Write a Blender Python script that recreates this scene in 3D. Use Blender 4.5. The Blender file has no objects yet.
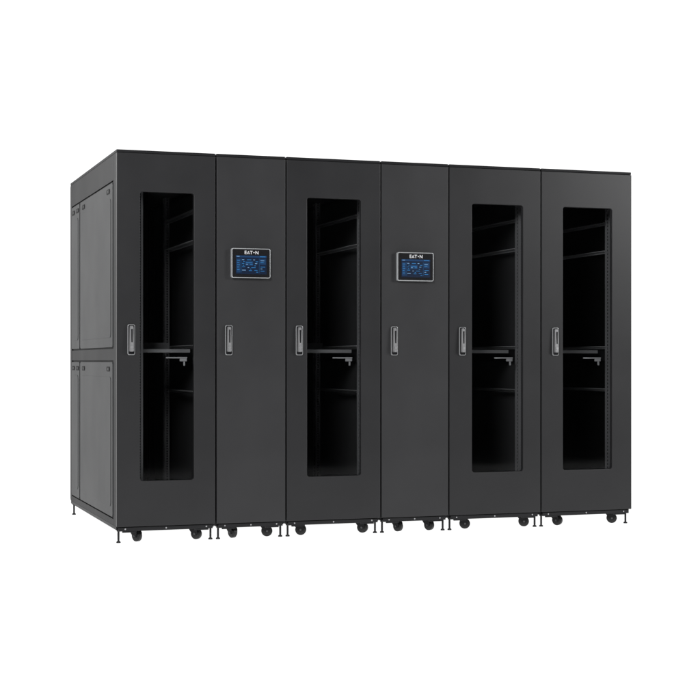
import bpy, bmesh, math, random
from mathutils import Matrix, Vector
random.seed(4)
scene = bpy.context.scene
COL = scene.collection

# ------------------------------------------------------------------ materials
def mat_new(name):
    m = bpy.data.materials.new(name); m.use_nodes = True
    nt = m.node_tree
    return m, nt, nt.nodes['Principled BSDF']

def coat(name, col, rough=0.5, spec=0.3, metal=0.0, bump=0.05, scale=900, mottle=0.08):
    m, nt, b = mat_new(name)
    b.inputs['Roughness'].default_value = rough
    b.inputs['Specular IOR Level'].default_value = spec
    b.inputs['Metallic'].default_value = metal
    tc = nt.nodes.new('ShaderNodeTexCoord')
    n = nt.nodes.new('ShaderNodeTexNoise'); n.inputs['Scale'].default_value = scale; n.inputs['Detail'].default_value = 2
    nt.links.new(tc.outputs['Object'], n.inputs['Vector'])
    bp = nt.nodes.new('ShaderNodeBump'); bp.inputs['Strength'].default_value = bump; bp.inputs['Distance'].default_value = 0.001
    nt.links.new(n.outputs['Fac'], bp.inputs['Height']); nt.links.new(bp.outputs['Normal'], b.inputs['Normal'])
    n2 = nt.nodes.new('ShaderNodeTexNoise'); n2.inputs['Scale'].default_value = 3.0; n2.inputs['Detail'].default_value = 6
    nt.links.new(tc.outputs['Object'], n2.inputs['Vector'])
    r = nt.nodes.new('ShaderNodeValToRGB')
    r.color_ramp.elements[0].position = 0.3; r.color_ramp.elements[1].position = 0.7
    lo = [c*(1-mottle) for c in col]; hi = [c*(1+mottle) for c in col]
    r.color_ramp.elements[0].color = (*lo, 1); r.color_ramp.elements[1].color = (*hi, 1)
    nt.links.new(n2.outputs['Fac'], r.inputs['Fac']); nt.links.new(r.outputs['Color'], b.inputs['Base Color'])
    r2 = nt.nodes.new('ShaderNodeMapRange')
    r2.inputs['To Min'].default_value = rough-0.05; r2.inputs['To Max'].default_value = rough+0.05
    nt.links.new(n2.outputs['Fac'], r2.inputs['Value']); nt.links.new(r2.outputs['Result'], b.inputs['Roughness'])
    return m

def emis(name, col, s):
    m, nt, b = mat_new(name)
    b.inputs['Base Color'].default_value = (*[c*0.2 for c in col], 1)
    b.inputs['Emission Color'].default_value = (*col, 1)
    b.inputs['Emission Strength'].default_value = s
    b.inputs['Roughness'].default_value = 0.3
    return m

M_DOOR  = coat('black_powder_coat', (0.0155, 0.0155, 0.0165), 0.38, 0.30)
M_COOL  = coat('charcoal_powder_coat', (0.022, 0.022, 0.0232), 0.40, 0.32)
M_SIDE  = coat('side_powder_coat', (0.017, 0.018, 0.019), 0.42, 0.13, mottle=0.14)
M_SFR   = coat('side_frame_coat', (0.012, 0.012, 0.013), 0.5, 0.11)
M_IN    = coat('interior_black', (0.040, 0.040, 0.041), 0.5, 0.2)
M_RAIL  = coat('rail_zinc_black', (0.20, 0.20, 0.203), 0.4, 0.4)
M_SHELF = coat('shelf_grey', (0.36, 0.36, 0.365), 0.4, 0.4)
M_BASE  = coat('base_black', (0.008, 0.008, 0.009), 0.5, 0.25)
M_RUB   = coat('rubber', (0.012, 0.012, 0.012), 0.45, 0.35)
M_STEEL = coat('steel', (0.40, 0.40, 0.41), 0.35, 0.5, 0.8)
M_SILV  = coat('satin_silver', (0.27, 0.275, 0.28), 0.35, 0.5, 0.5)
M_BEZ   = coat('bezel_silver', (0.40, 0.41, 0.42), 0.35, 0.5, 0.4)
M_LEVER = coat('lever_metal', (0.26, 0.26, 0.265), 0.3, 0.5, 0.4)
M_AXLE  = coat('axle_metal', (0.08, 0.08, 0.083), 0.3, 0.5, 0.6)
M_PLAST = coat('gloss_black_plastic', (0.008, 0.008, 0.009), 0.25, 0.4, bump=0)
M_LATCH = coat('latch_black', (0.004, 0.004, 0.004), 0.6, 0.1, bump=0)
M_WHITE = emis('logo_white', (0.8, 0.8, 0.82), 0.7)
M_NAVY  = emis('display_navy', (0.003, 0.010, 0.030), 1.0)
M_UI = [emis('ui_bar', (0.007, 0.035, 0.10), 1), emis('ui_tile', (0.007, 0.033, 0.09), 1),
        emis('ui_light', (0.18, 0.34, 0.55), 1), emis('ui_cyan', (0.025, 0.17, 0.42), 1)]

def glass():
    m = bpy.data.materials.new('tinted_glass'); m.use_nodes = True
    nt = m.node_tree; nt.nodes.clear()
    o = nt.nodes.new('ShaderNodeOutputMaterial')
    t = nt.nodes.new('ShaderNodeBsdfTransparent'); t.inputs['Color'].default_value = (0.81, 0.815, 0.82, 1)
    g = nt.nodes.new('ShaderNodeBsdfGlossy'); g.inputs['Roughness'].default_value = 0.06
    f = nt.nodes.new('ShaderNodeFresnel'); f.inputs['IOR'].default_value = 1.16
    mx = nt.nodes.new('ShaderNodeMixShader')
    nt.links.new(f.outputs[0], mx.inputs[0]); nt.links.new(t.outputs[0], mx.inputs[1]); nt.links.new(g.outputs[0], mx.inputs[2])
    nt.links.new(mx.outputs[0], o.inputs[0])
    return m
M_GLASS = glass()

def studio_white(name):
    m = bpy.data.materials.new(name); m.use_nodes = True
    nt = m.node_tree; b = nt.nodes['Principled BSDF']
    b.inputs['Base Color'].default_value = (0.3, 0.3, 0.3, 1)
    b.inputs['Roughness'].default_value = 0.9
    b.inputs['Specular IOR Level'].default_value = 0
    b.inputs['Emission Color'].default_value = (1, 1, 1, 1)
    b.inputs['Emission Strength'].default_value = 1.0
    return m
M_STUDIO = studio_white('self_glowing_white')  # emission added so ground and backdrop stay pure white without shadows

# ------------------------------------------------------------------ helpers
def link(ob, parent=None):
    COL.objects.link(ob)
    if parent is not None: ob.parent = parent
    return ob

def from_bm(name, bm, mat, parent, loc=(0, 0, 0), smooth=False):
    me = bpy.data.meshes.new(name)
    bmesh.ops.recalc_face_normals(bm, faces=bm.faces)
    bm.to_mesh(me); bm.free()
    mats = mat if isinstance(mat, (list, tuple)) else [mat]
    for q in mats: me.materials.append(q)
    if smooth:
        me.shade_smooth()
        me.set_sharp_from_angle(angle=math.radians(35))
    ob = bpy.data.objects.new(name, me); ob.location = loc
    return link(ob, parent)

def merge(bm, t):
    me = bpy.data.meshes.new('tmp'); t.to_mesh(me); t.free()
    bm.from_mesh(me); bpy.data.meshes.remove(me)

def add_box(bm, b, bev=0.0, mi=0, rot=None):
    x0, x1, y0, y1, z0, z1 = b
    t = bmesh.new()
    bmesh.ops.create_cube(t, size=1)
    for v in t.verts:
        v.co = Vector(((x0+x1)/2+v.co.x*(x1-x0), (y0+y1)/2+v.co.y*(y1-y0), (z0+z1)/2+v.co.z*(z1-z0)))
    if bev: bmesh.ops.bevel(t, geom=t.edges[:], offset=bev, segments=2, affect='EDGES', profile=0.6)
    if rot: bmesh.ops.transform(t, matrix=rot, verts=t.verts)
    for f in t.faces: f.material_index = mi
    merge(bm, t)

def add_cyl(bm, c, r, h, axis='Z', seg=24, bev=0.0, mi=0, r2=None, rot=None):
    t = bmesh.new()
    bmesh.ops.create_cone(t, cap_ends=True, segments=seg, radius1=r, radius2=r if r2 is None else r2, depth=h)
    if bev:
        es = [e for e in t.edges if abs(e.verts[0].co.z-e.verts[1].co.z) < 1e-6]
        bmesh.ops.bevel(t, geom=es, offset=bev, segments=3, affect='EDGES')
    M = {'Z': Matrix.Identity(4), 'Y': Matrix.Rotation(math.pi/2, 4, 'X'), 'X': Matrix.Rotation(math.pi/2, 4, 'Y')}[axis]
    M = Matrix.Translation(c) @ M
    if rot: M = rot @ M
    bmesh.ops.transform(t, matrix=M, verts=t.verts)
    for f in t.faces: f.material_index = mi
    merge(bm, t)

def boxes(name, lst, mat, parent, bev=0.002):
    bm = bmesh.new()
    for b in lst: add_box(bm, b, bev)
    return from_bm(name, bm, mat, parent)

def rr(x0, x1, y0, y1, r, n=6):
    if r <= 0: return [(x0, y0), (x1, y0), (x1, y1), (x0, y1)]
    pts = []
    for cx, cy, a in ((x1-r, y0+r, -90), (x1-r, y1-r, 0), (x0+r, y1-r, 90), (x0+r, y0+r, 180)):
        for i in range(n+1):
            t = math.radians(a+90*i/n)
            pts.append((cx+r*math.cos(t), cy+r*math.sin(t)))
    return pts

MF = Matrix(((1, 0, 0, 0), (0, 0, -1, 0), (0, 1, 0, 0), (0, 0, 0, 1)))     # plate in XZ
MS = Matrix(((0, 0, 1, 0), (1, 0, 0, 0), (0, 1, 0, 0), (0, 0, 0, 1)))      # plate in YZ
def plate_mesh(loops, thick, bev, M, pos):
    cu = bpy.data.curves.new('c', 'CURVE'); cu.dimensions = '2D'; cu.fill_mode = 'BOTH'
    for L in loops:
        s = cu.splines.new('POLY'); s.points.add(len(L)-1)
        for p, q in zip(s.points, L): p.co = (q[0], q[1], 0, 1)
        s.use_cyclic_u = True
    cu.extrude = max(thick/2-bev, 1e-5); cu.bevel_depth = bev; cu.bevel_resolution = 2; cu.offset = -bev
    ob = bpy.data.objects.new('c', cu); COL.objects.link(ob)
    dg = bpy.context.evaluated_depsgraph_get()
    me = bpy.data.meshes.new_from_object(ob.evaluated_get(dg))
    bpy.data.objects.remove(ob); bpy.data.curves.remove(cu)
    me.transform(Matrix.Translation(pos) @ M)
    return me

def plate(name, loops, thick, bev, mat, parent, pos, M=MF):
    me = plate_mesh(loops, thick, bev, M, pos)
    me.name = name; me.materials.clear(); me.materials.append(mat)
    for p in me.polygons: p.use_smooth = False
    ob = bpy.data.objects.new(name, me)
    return link(ob, parent)

def text_part(s, size, dx):
    cu = bpy.data.curves.new('t', 'FONT'); cu.body = s; cu.size = size; cu.align_x = 'CENTER'
    cu.extrude = 0.0004; cu.offset = 0.0005
    ob = bpy.data.objects.new('t', cu); COL.objects.link(ob)
    dg = bpy.context.evaluated_depsgraph_get()
    me = bpy.data.meshes.new_from_object(ob.evaluated_get(dg))
    bpy.data.objects.remove(ob); bpy.data.curves.remove(cu)
    me.transform(Matrix.Translation((dx, 0, 0)))
    return me

def wordmark(mat, parent, pos, size=0.027):
    """E, open wedge with a dot for the A, T, round dot for the O, N"""
    bm = bmesh.new()
    cap = size*0.70
    st = size*0.64
    for ch, k in (('E', -1.95), ('T', 0.0), ('N', 1.95)):
        me = text_part(ch, size, k*st)
        bm.from_mesh(me); bpy.data.meshes.remove(me)
    t = bmesh.new()
    a = -0.98*st; hw = size*0.32; sw = size*0.14
    for sg in (-1, 1):
        pts = [(a+sg*hw, 0), (a+sg*(hw-sw*1.1), 0), (a, cap-sw*1.6), (a, cap)]
        lo = [t.verts.new((p[0], p[1], -0.0004)) for p in pts]; hi = [t.verts.new((p[0], p[1], 0.0004)) for p in pts]
        t.faces.new(lo); t.faces.new(hi[::-1])
        for i in range(4): t.faces.new((lo[i], hi[i], hi[(i+1) % 4], lo[(i+1) % 4]))
    merge(bm, t)
    add_cyl(bm, (a, cap*0.13, 0), size*0.07, 0.0008, 'Z', 16)
    add_cyl(bm, (0.93*st, cap*0.5, 0), size*0.13, 0.0008, 'Z', 20)
    bmesh.ops.transform(bm, matrix=Matrix.Translation(pos) @ MF @ Matrix.Translation((0, -cap/2, 0)), verts=bm.verts)
    return from_bm('logo', bm, mat, parent)

# ------------------------------------------------------------------ cabinet kit
H = 2.2; D = 1.73; DB = 0.092      # height, depth, bottom of the door
G = 0.0042                          # half of the gap between cabinets

def handle(door, cx, cz):
    w, h = 0.043, 0.172
    base = plate('handle', [rr(cx-w/2, cx+w/2, cz-h/2, cz+h/2, 0.010)], 0.010, 0.003, M_SILV, door, (0, -0.005, 0))
    plate('handle_recess', [rr(cx-w/2+0.0045, cx+w/2-0.0045, cz-h/2+0.0045, cz+h/2-0.0045, 0.007)], 0.004, 0.001, M_PLAST, base, (0, -0.0105, 0))
    bm = bmesh.new()
    t = bmesh.new()
    prof = [(-0.0145, -0.068), (0.0145, -0.068), (0.012, 0.078), (-0.012, 0.078)]
    a = [t.verts.new((cx+p[0], -0.0128, cz+p[1])) for p in prof]
    b = [t.verts.new((cx+p[0]*0.75, -0.032 if p[1] < 0 else -0.025, cz+p[1]*0.96)) for p in prof]
    t.faces.new(a); t.faces.new(b[::-1])
    for i in range(4):
        j = (i+1) % 4; t.faces.new((a[i], b[i], b[j], a[j]))
    bmesh.ops.bevel(t, geom=t.edges[:], offset=0.003, segments=3, affect='EDGES')
    merge(bm, t)
    from_bm('lever', bm, M_LEVER, base, smooth=True)
    bm = bmesh.new()
    add_cyl(bm, (cx, -0.0325, cz-0.042), 0.0080, 0.006, 'Y', 20, 0.0012)
    from_bm('lock', bm, M_STEEL, base, smooth=True)
    bm = bmesh.new()
    add_box(bm, (cx-0.004, cx+0.004, -0.0300, -0.0262, cz-0.015, cz+0.060), 0.0015)
    from_bm('finger_groove', bm, M_PLAST, base)

def caster(root, x, y, ang):
    Rz = Matrix.Translation((x, y, 0)) @ Matrix.Rotation(ang, 4, 'Z')
    R = 0.033
    bm = bmesh.new()
    add_box(bm, (-0.033, 0.033, -0.028, 0.028, 0.0685, 0.0728), 0.001, rot=Rz)
    add_cyl(bm, (0, 0, 0.0655), 0.024, 0.006, 'Z', 24, 0.001, rot=Rz)
    for s in (-1, 1):
        t = bmesh.new()
        pts = [(-0.024, 0.0625), (0.026, 0.0625), (0.034, 0.050), (0.034, 0.034), (0.028, 0.024), (0.014, 0.022), (0.002, 0.030), (-0.014, 0.048)]
        y0 = s*0.0195
        vs = [t.verts.new((p[0], y0-0.0016, p[1])) for p in pts]
        ws = [t.verts.new((p[0], y0+0.0016, p[1])) for p in pts]
        t.faces.new(vs); t.faces.new(ws[::-1])
        for i in range(len(pts)):
            j = (i+1) % len(pts); t.faces.new((vs[i], ws[i], ws[j], vs[j]))
        bmesh.ops.transform(t, matrix=Rz, verts=t.verts)
        merge(bm, t)
    c = from_bm('caster', bm, M_BASE, root, smooth=True)
    bm = bmesh.new()
    add_cyl(bm, (0.016, 0, R-0.001), R-0.001, 0.032, 'Y', 36, 0.007, rot=Rz)
    from_bm('wheel', bm, M_RUB, c, smooth=True)
    bm = bmesh.new()
    add_cyl(bm, (0.016, 0, R-0.001), 0.0065, 0.047, 'Y', 12, 0.001, rot=Rz)
    from_bm('axle', bm, M_AXLE, c)

def foot(root, x, y):
    bm = bmesh.new()
    add_cyl(bm, (x, y, 0.005), 0.014, 0.010, 'Z', 20, 0.002, r2=0.010)
    add_cyl(bm, (x, y, 0.045), 0.0055, 0.07, 'Z', 12)
    for k in range(11):
        add_cyl(bm, (x, y, 0.016+k*0.0048), 0.0064, 0.0022, 'Z', 12)
    add_cyl(bm, (x, y, 0.069), 0.011, 0.008, 'Z', 6)
    from_bm('leveling_foot', bm, M_BASE, root)

def side_panel(root, w, left, detailed):
    xs = G if left else w-G
    sg = -1 if left else 1
    y0, y1 = 0.036, D
    bm = bmesh.new()
    a, b = sorted((xs-sg*0.010, xs-sg*0.008))
    add_box(bm, (a, b, y0+0.02, y1-0.02, 0.10, H-0.03))
    if not detailed:
        from_bm('side_panel', bm, M_IN, root); return
    p = from_bm('side_panel', bm, M_LATCH, root)
    for (ya, yb) in ((0.116, 1.299), (1.325, 1.657)):
        for (za, zb) in ((0.137, 1.013), (1.097, 2.027)):
            s = plate('panel_skin', [rr(ya, yb, za, zb, 0.018)], 0.008, 0.0025, M_SIDE, p, (xs-sg*0.0010, 0, 0), MS)
            plate('panel_field', [rr(ya+0.055, yb-0.055, za+0.055, zb-0.085, 0.03)], 0.0030, 0.0014, M_SIDE, s, (xs+sg*0.0035, 0, 0), MS)
            ly = [ya+0.14, yb-0.14] if yb-ya > 0.5 else [ya+0.08, yb-0.08]
            for q in ly:
                l = plate('latch', [rr(q-0.050, q+0.050, zb-0.054, zb-0.026, 0.0135)], 0.004, 0.001, M_LATCH, s, (xs+sg*0.0035, 0, 0), MS)
                bm = bmesh.new()
                add_box(bm, (*sorted((xs+sg*0.0054, xs+sg*0.0070)), q-0.030, q+0.010, zb-0.047, zb-0.033), 0.0005)
                from_bm('latch_slider', bm, M_SIDE, l)
    return p

def frame(root, w, mat):
    L, R = G, w-G
    y0, y1 = 0.036, D
    bm = bmesh.new()
    for (xa, xb) in ((L, L+0.045), (R-0.045, R)):
        add_box(bm, (xa, xb, y0, y0+0.07, 0.094, H-0.017), 0.002)
        add_box(bm, (xa, xb, y1-0.06, y1, 0.094, H-0.017), 0.002)
        add_box(bm, (xa, xb, y0+0.071, y1-0.061, 0.094, 0.128), 0.002)
        add_box(bm, (xa, xb, y0+0.071, y1-0.061, 2.038, H-0.017), 0.002)
        add_box(bm, (xa+0.001, xb-0.001, y0+0.071, y1-0.061, 1.022, 1.088), 0.002)
    add_box(bm, (L+0.046, R-0.046, y0, y0+0.03, 2.05, H-0.017), 0.002)
    add_box(bm, (L+0.046, R-0.046, y0, y0+0.03, 0.094, 0.16), 0.002)
    f = from_bm('frame', bm, mat, root)
    boxes('roof', [(L, R, 0.004, D, H-0.016, H)], mat, root, 0.003)
    return f

def base(root, w, casters):
    L, R = G, w-G
    bm = bmesh.new()
    add_box(bm, (L+0.002, R-0.002, 0.030, 0.075, 0.073, 0.0925), 0.002)
    add_box(bm, (L+0.002, R-0.002, D-0.06, D-0.005, 0.073, 0.0925), 0.002)
    add_box(bm, (L+0.002, L+0.045, 0.076, D-0.061, 0.073, 0.0925), 0.002)
    add_box(bm, (R-0.045, R-0.002, 0.076, D-0.061, 0.073, 0.0925), 0.002)
    add_box(bm, (L+0.05, R-0.05, 0.079, D-0.064, 0.084, 0.090))
    add_box(bm, (L+0.012, R-0.012, 0.012, 0.029, 0.0665, 0.0895), 0.002)
    add_box(bm, (L+0.035, L+0.115, 0.016, 0.028, 0.0585, 0.067), 0.0015)
    add_box(bm, (R-0.115, R-0.035, 0.016, 0.028, 0.0585, 0.067), 0.0015)
    b = from_bm('base', bm, M_BASE, root)
    for x in (L+0.05, w/2, R-0.05):
        bm = bmesh.new()
        add_cyl(bm, (x, 0.0105, 0.079), 0.0045, 0.004, 'Y', 10, 0.0008)
        from_bm('bolt', bm, M_STEEL, b)
    for cx in casters:
        caster(root, cx, 0.095, random.uniform(-1.3, -0.1))
        caster(root, cx, D-0.12, random.uniform(-1.2, -0.2))
    for fx in (L+0.018, R-0.018):
        foot(root, fx, 0.045); foot(root, fx, D-0.035)

def door(root, w, mat, window):
    L, R = G, w-G
    loops = [rr(L, R, DB+0.001, H-0.0175, 0.003, 3)]
    if window: loops.append(rr(*window, 0.016))
    return plate('door', loops, 0.030, 0.0022, mat, root, (0, 0.015, 0))

def rear_door(root, w):
    L, R = G, w-G
    d = plate('rear_door', [rr(L+0.002, R-0.002, 0.10, H-0.02, 0.004)], 0.02, 0.002, M_SFR, root, (0, D+0.012, 0))
    boxes('rear_handle', [(R-0.07, R-0.045, D+0.0225, D+0.045, 1.0, 1.16)], M_PLAST, d, 0.003)

def new_root(name, x, label, cat, group):
    e = bpy.data.objects.new(name, None); e.empty_display_size = 0.2
    e.location = (x, 0, 0)
    e['label'] = label; e['category'] = cat; e['group'] = group
    return link(e)

def rack(x, w, win, hx, casters, label, dl=False, dr=False):
    r = new_root('server_rack', x, label, 'server rack', 'cabinets bayed in one row')
    frame(r, w, M_SFR)
    side_panel(r, w, True, dl); side_panel(r, w, False, dr)
    base(r, w, casters)
    d = door(r, w, M_DOOR, (win[0], win[1], 0.347, 1.968))
    handle(d, hx, 1.138)
    boxes('window', [(win[0]-0.012, win[1]+0.012, 0.0315, 0.0345, 0.335, 1.98)], M_GLASS, d, 0)
    rear_door(r, w)
    L, R = G, w-G
    wl, wr = win
    # perforated 19-inch mounting rails, front and rear
    for side in (0, 1):
        for yy in (0.14, 1.02):
            xa = wl+0.014 if side == 0 else R-0.075
            if yy > 1 and side == 0: xa = L+0.06
            bm = bmesh.new()
            add_box(bm, (xa, xa+0.009, yy, yy+0.003, 0.15, 2.05))
            add_box(bm, (xa+0.018, xa+0.028, yy, yy+0.003, 0.15, 2.05))
            z = 0.15
            while z < 2.04:
                add_box(bm, (xa+0.0091, xa+0.0179, yy+0.0002, yy+0.0028, z, z+0.007))
                z += 0.0160
            ys = xa+0.028 if side == 0 else xa-0.003
            add_box(bm, (ys, ys+0.003, yy+0.0035, yy+0.020, 0.15, 2.05))
            add_box(bm, (ys, ys+0.003, yy+0.035, yy+0.060, 0.15, 2.05))
            z = 0.15
            while z < 2.04:
                add_box(bm, (ys+0.0002, ys+0.0028, yy+0.0201, yy+0.0349, z, z+0.009))
                z += 0.0222
            from_bm('mounting_rail', bm, M_RAIL, r)
    for side in (0, 1):
        for zz in (0.835, 1.105, 1.715, 1.895):
            bm = bmesh.new()
            if side == 0: xa, xb = L+0.0465, L+0.058
            else: xa, xb = R-0.058, R-0.0465
            add_box(bm, (xa, xb, 0.21, 1.0, zz-0.010, zz+0.008), 0.002)
            if side: add_box(bm, (xa-0.022, xa-0.0005, 0.21, 1.0, zz+0.004, zz+0.007))
            from_bm('side_brace', bm, M_RAIL if zz < 1 or zz > 1.8 else M_SHELF, r)
    # mid-height tray across the rack
    bm = bmesh.new()
    add_box(bm, (L+0.09, R-0.08, 0.30, 0.86, 1.084, 1.087), 0.001)
    add_box(bm, (L+0.09, R-0.08, 0.292, 0.299, 1.068, 1.088), 0.001)
    add_box(bm, (L+0.08, R-0.08, 0.862, 0.880, 1.092, 1.132), 0.002)
    from_bm('shelf', bm, M_RAIL, r)
    # small latch-like cable bracket close under the tray
    bm = bmesh.new()
    add_box(bm, (wr-0.135, wr-0.012, 0.12, 0.130, 1.034, 1.042), 0.0015)
    add_box(bm, (wr-0.055, wr-0.014, 0.12, 0.130, 1.017, 1.0335), 0.002)
    add_box(bm, (wr-0.034, wr-0.024, 0.12, 0.130, 0.992, 1.0165), 0.002)
    from_bm('cable_bracket', bm, M_SHELF, r)
    return r

def touchscreen(root, cx, cz, w, h):
    b = plate('touchscreen', [rr(cx-w/2, cx+w/2, cz-h/2, cz+h/2, 0.010)], 0.026, 0.002, M_BEZ, root, (0, -0.013, 0))
    m = 0.005
    plate('bezel', [rr(cx-w/2+m, cx+w/2-m, cz-h/2+m, cz+h/2-m, 0.007)], 0.003, 0.0008, M_PLAST, b, (0, -0.0270, 0))
    sx0, sx1 = cx-w/2+0.024, cx+w/2-0.024
    sz0, sz1 = cz-h/2+0.022, cz+h/2-0.042
    ys = -0.0292
    bm = bmesh.new()
    add_box(bm, (sx0, sx1, ys-0.0004, ys+0.0004, sz0, sz1))
    disp = from_bm('display', bm, M_NAVY, b)
    W, Hh = sx1-sx0, sz1-sz0
    yy = ys-0.0010
    def q(bm, u0, u1, v0, v1, dy=0.0, mi=0):
        add_box(bm, (sx0+W*u0, sx0+W*u1, yy-dy-0.0002, yy-dy+0.0002, sz0+Hh*v0, sz0+Hh*v1), 0, mi)
    bm = bmesh.new()
    q(bm, 0, 1, 0.90, 1.0)
    q(bm, 0.02, 0.15, 0.08, 0.82, mi=1)
    q(bm, 0.30, 0.56, 0.46, 0.70, mi=1)
    q(bm, 0.78, 0.97, 0.52, 0.82, mi=1)
    for (u, v, ww, k) in ((0.04, .72, .09, 3), (0.04, .60, .07, 3), (0.04, .48, .09, 3), (0.04, .36, .06, 3), (0.04, .22, .08, 3),
                          (0.20, .76, .07, 2), (0.36, .76, .14, 3), (0.56, .76, .06, 2), (0.20, .56, .07, 3), (0.33, .60, .20, 3),
                          (0.33, .52, .06, 2), (0.46, .52, .08, 3), (0.62, .56, .07, 2), (0.20, .38, .10, 3), (0.38, .34, .05, 2),
                          (0.50, .34, .14, 3), (0.20, .20, .12, 2), (0.42, .18, .10, 3), (0.60, .20, .10, 3), (0.80, .72, .12, 2),
                          (0.80, .62, .10, 3), (0.80, .38, .15, 3), (0.80, .28, .06, 2), (0.80, .16, .13, 3),
                          (0.24, .66, .04, 3), (0.64, .66, .08, 3), (0.22, .46, .05, 3), (0.60, .44, .05, 3), (0.46, .26, .04, 3), (0.66, .10, .06, 3)):
        q(bm, u, u+ww, v, v+0.026, 0.0006, k)
    q(bm, 0.03, 0.12, 0.935, 0.965, 0.0006, 2)
    q(bm, 0.78, 0.96, 0.935, 0.965, 0.0006, 3)
    q(bm, 0.175, 0.178, 0.08, 0.85, 0.0006, 3)
    q(bm, 0.755, 0.758, 0.08, 0.85, 0.0006, 3)
    from_bm('screen_graphics', bm, M_UI, disp)
    wordmark(M_WHITE, b, (cx, -0.0292, cz+h/2-0.024))
    return b

def cooler(x, w, hx, sc, casters, label):
    r = new_root('cooling_unit', x, label, 'cooling unit', 'cabinets bayed in one row')
    frame(r, w, M_SFR)
    side_panel(r, w, True, False); side_panel(r, w, False, False)
    base(r, w, casters)
    d = door(r, w, M_COOL, None)
    handle(d, hx, 1.138)
    touchscreen(d, sc, 1.578, 0.230, 0.170)
    rear_door(r, w)

XS = [0, .572, .987, 1.571, 2.004, 2.614, 3.243]
th = math.radians(18.85)
F = 1517.0
def row_x(px, y=0.0):
    k = (px-350)/F
    c, s = math.cos(th), math.sin(th)
    return (k*(8.448+c*y)+1.3035+s*y)/(c-k*s)

def seg(i): return XS[i], XS[i+1]-XS[i]
def rk(i, wa, wb, h, c0, c1, label, dl=False, dr=False):
    x, w = seg(i)
    rack(x, w, (row_x(wa)-x, row_x(wb)-x), row_x(h)-x, [row_x(c0, .095)-x, row_x(c1, .095)-x], label, dl, dr)
def cu(i, h, sa, sb, c0, c1, label):
    x, w = seg(i)
    cooler(x, w, row_x(h)-x, (row_x(sa, -.026)+row_x(sb, -.026))/2-x, [row_x(c0, .095)-x, row_x(c1, .095)-x], label)

rk(0, 140, 194, 131, 135, 194, 'black glazed server rack with panelled outer side ending the row', True, False)
cu(1, 228.5, 231, 271, 231, 264, 'narrow charcoal cooling cabinet with touchscreen beside end rack')
rk(2, 307, 361, 299, 298, 360, 'black server rack with glazed door between two cooling cabinets')
cu(3, 394, 397, 434, 396, 427, 'narrow charcoal cooling cabinet with touchscreen between two glazed racks')
rk(4, 472, 523, 462, 462, 521, 'black glazed server rack between cooling cabinet and another rack')
rk(5, 563, 612, 555, 555, 609, 'black glazed server rack closing the far end of the row', False, True)

# ------------------------------------------------------------------ studio sweep
bm = bmesh.new()
X0, X1 = -14, 22
v = [bm.verts.new(p) for p in ((X0, -5.2, 0), (X1, -5.2, 0), (X1, 9, 0), (X0, 9, 0))]
bm.faces.new(v)
g = from_bm('ground', bm, M_STUDIO, None); g['kind'] = 'structure'
bm = bmesh.new()
prof = [(9, 0.0)]+[(9+2*math.sin(a), 2-2*math.cos(a)) for a in [math.radians(t) for t in range(10, 91, 10)]]+[(11, 9)]
rows = [(bm.verts.new((X0, p[0], p[1])), bm.verts.new((X1, p[0], p[1]))) for p in prof]
for a, b in zip(rows, rows[1:]): bm.faces.new((a[0], a[1], b[1], b[0]))
g = from_bm('backdrop', bm, M_STUDIO, None); g['kind'] = 'structure'

# ------------------------------------------------------------------ light
world = bpy.data.worlds.new('World'); scene.world = world; world.use_nodes = True
world.node_tree.nodes['Background'].inputs[0].default_value = (0.9, 0.95, 1, 1)
world.node_tree.nodes['Background'].inputs[1].default_value = 0.05
def area(name, loc, tgt, size, power, col=(1, 1, 1)):
    l = bpy.data.lights.new(name, 'AREA'); l.shape = 'RECTANGLE'; l.size = size[0]; l.size_y = size[1]
    l.energy = power; l.color = col
    o = bpy.data.objects.new(name, l); o.location = loc
    o.rotation_euler = (Vector(tgt)-Vector(loc)).to_track_quat('-Z', 'Y').to_euler()
    link(o); return o
area('softbox_key', (-2.6, -5.6, 4.4), (1.3, 0, 1.3), (2.2, 2.2), 520)
area('softbox_fill', (8.2, -5.4, 3.6), (2.6, 0, 1.4), (2.2, 2.2), 400)
area('side_gradient_light', (-2.2, 2.6, 2.9), (0, 0.8, 1.5), (0.8, 1.6), 34)  # unseen lamp, added to lay a gradient over the side panels

# ------------------------------------------------------------------ camera
cam = bpy.data.cameras.new('camera'); co = bpy.data.objects.new('camera', cam); link(co)
cam.sensor_width = 36; cam.lens = F/700*36
cam.shift_y = 11/700
co.location = (-1.496, -8.416, 1.019)
co.rotation_euler = (math.radians(90), 0, -th)
cam.clip_start = 0.05; cam.clip_end = 200
scene.camera = co
scene.view_settings.view_transform = 'Standard'; scene.view_settings.look = 'None'
scene.view_settings.exposure = 0
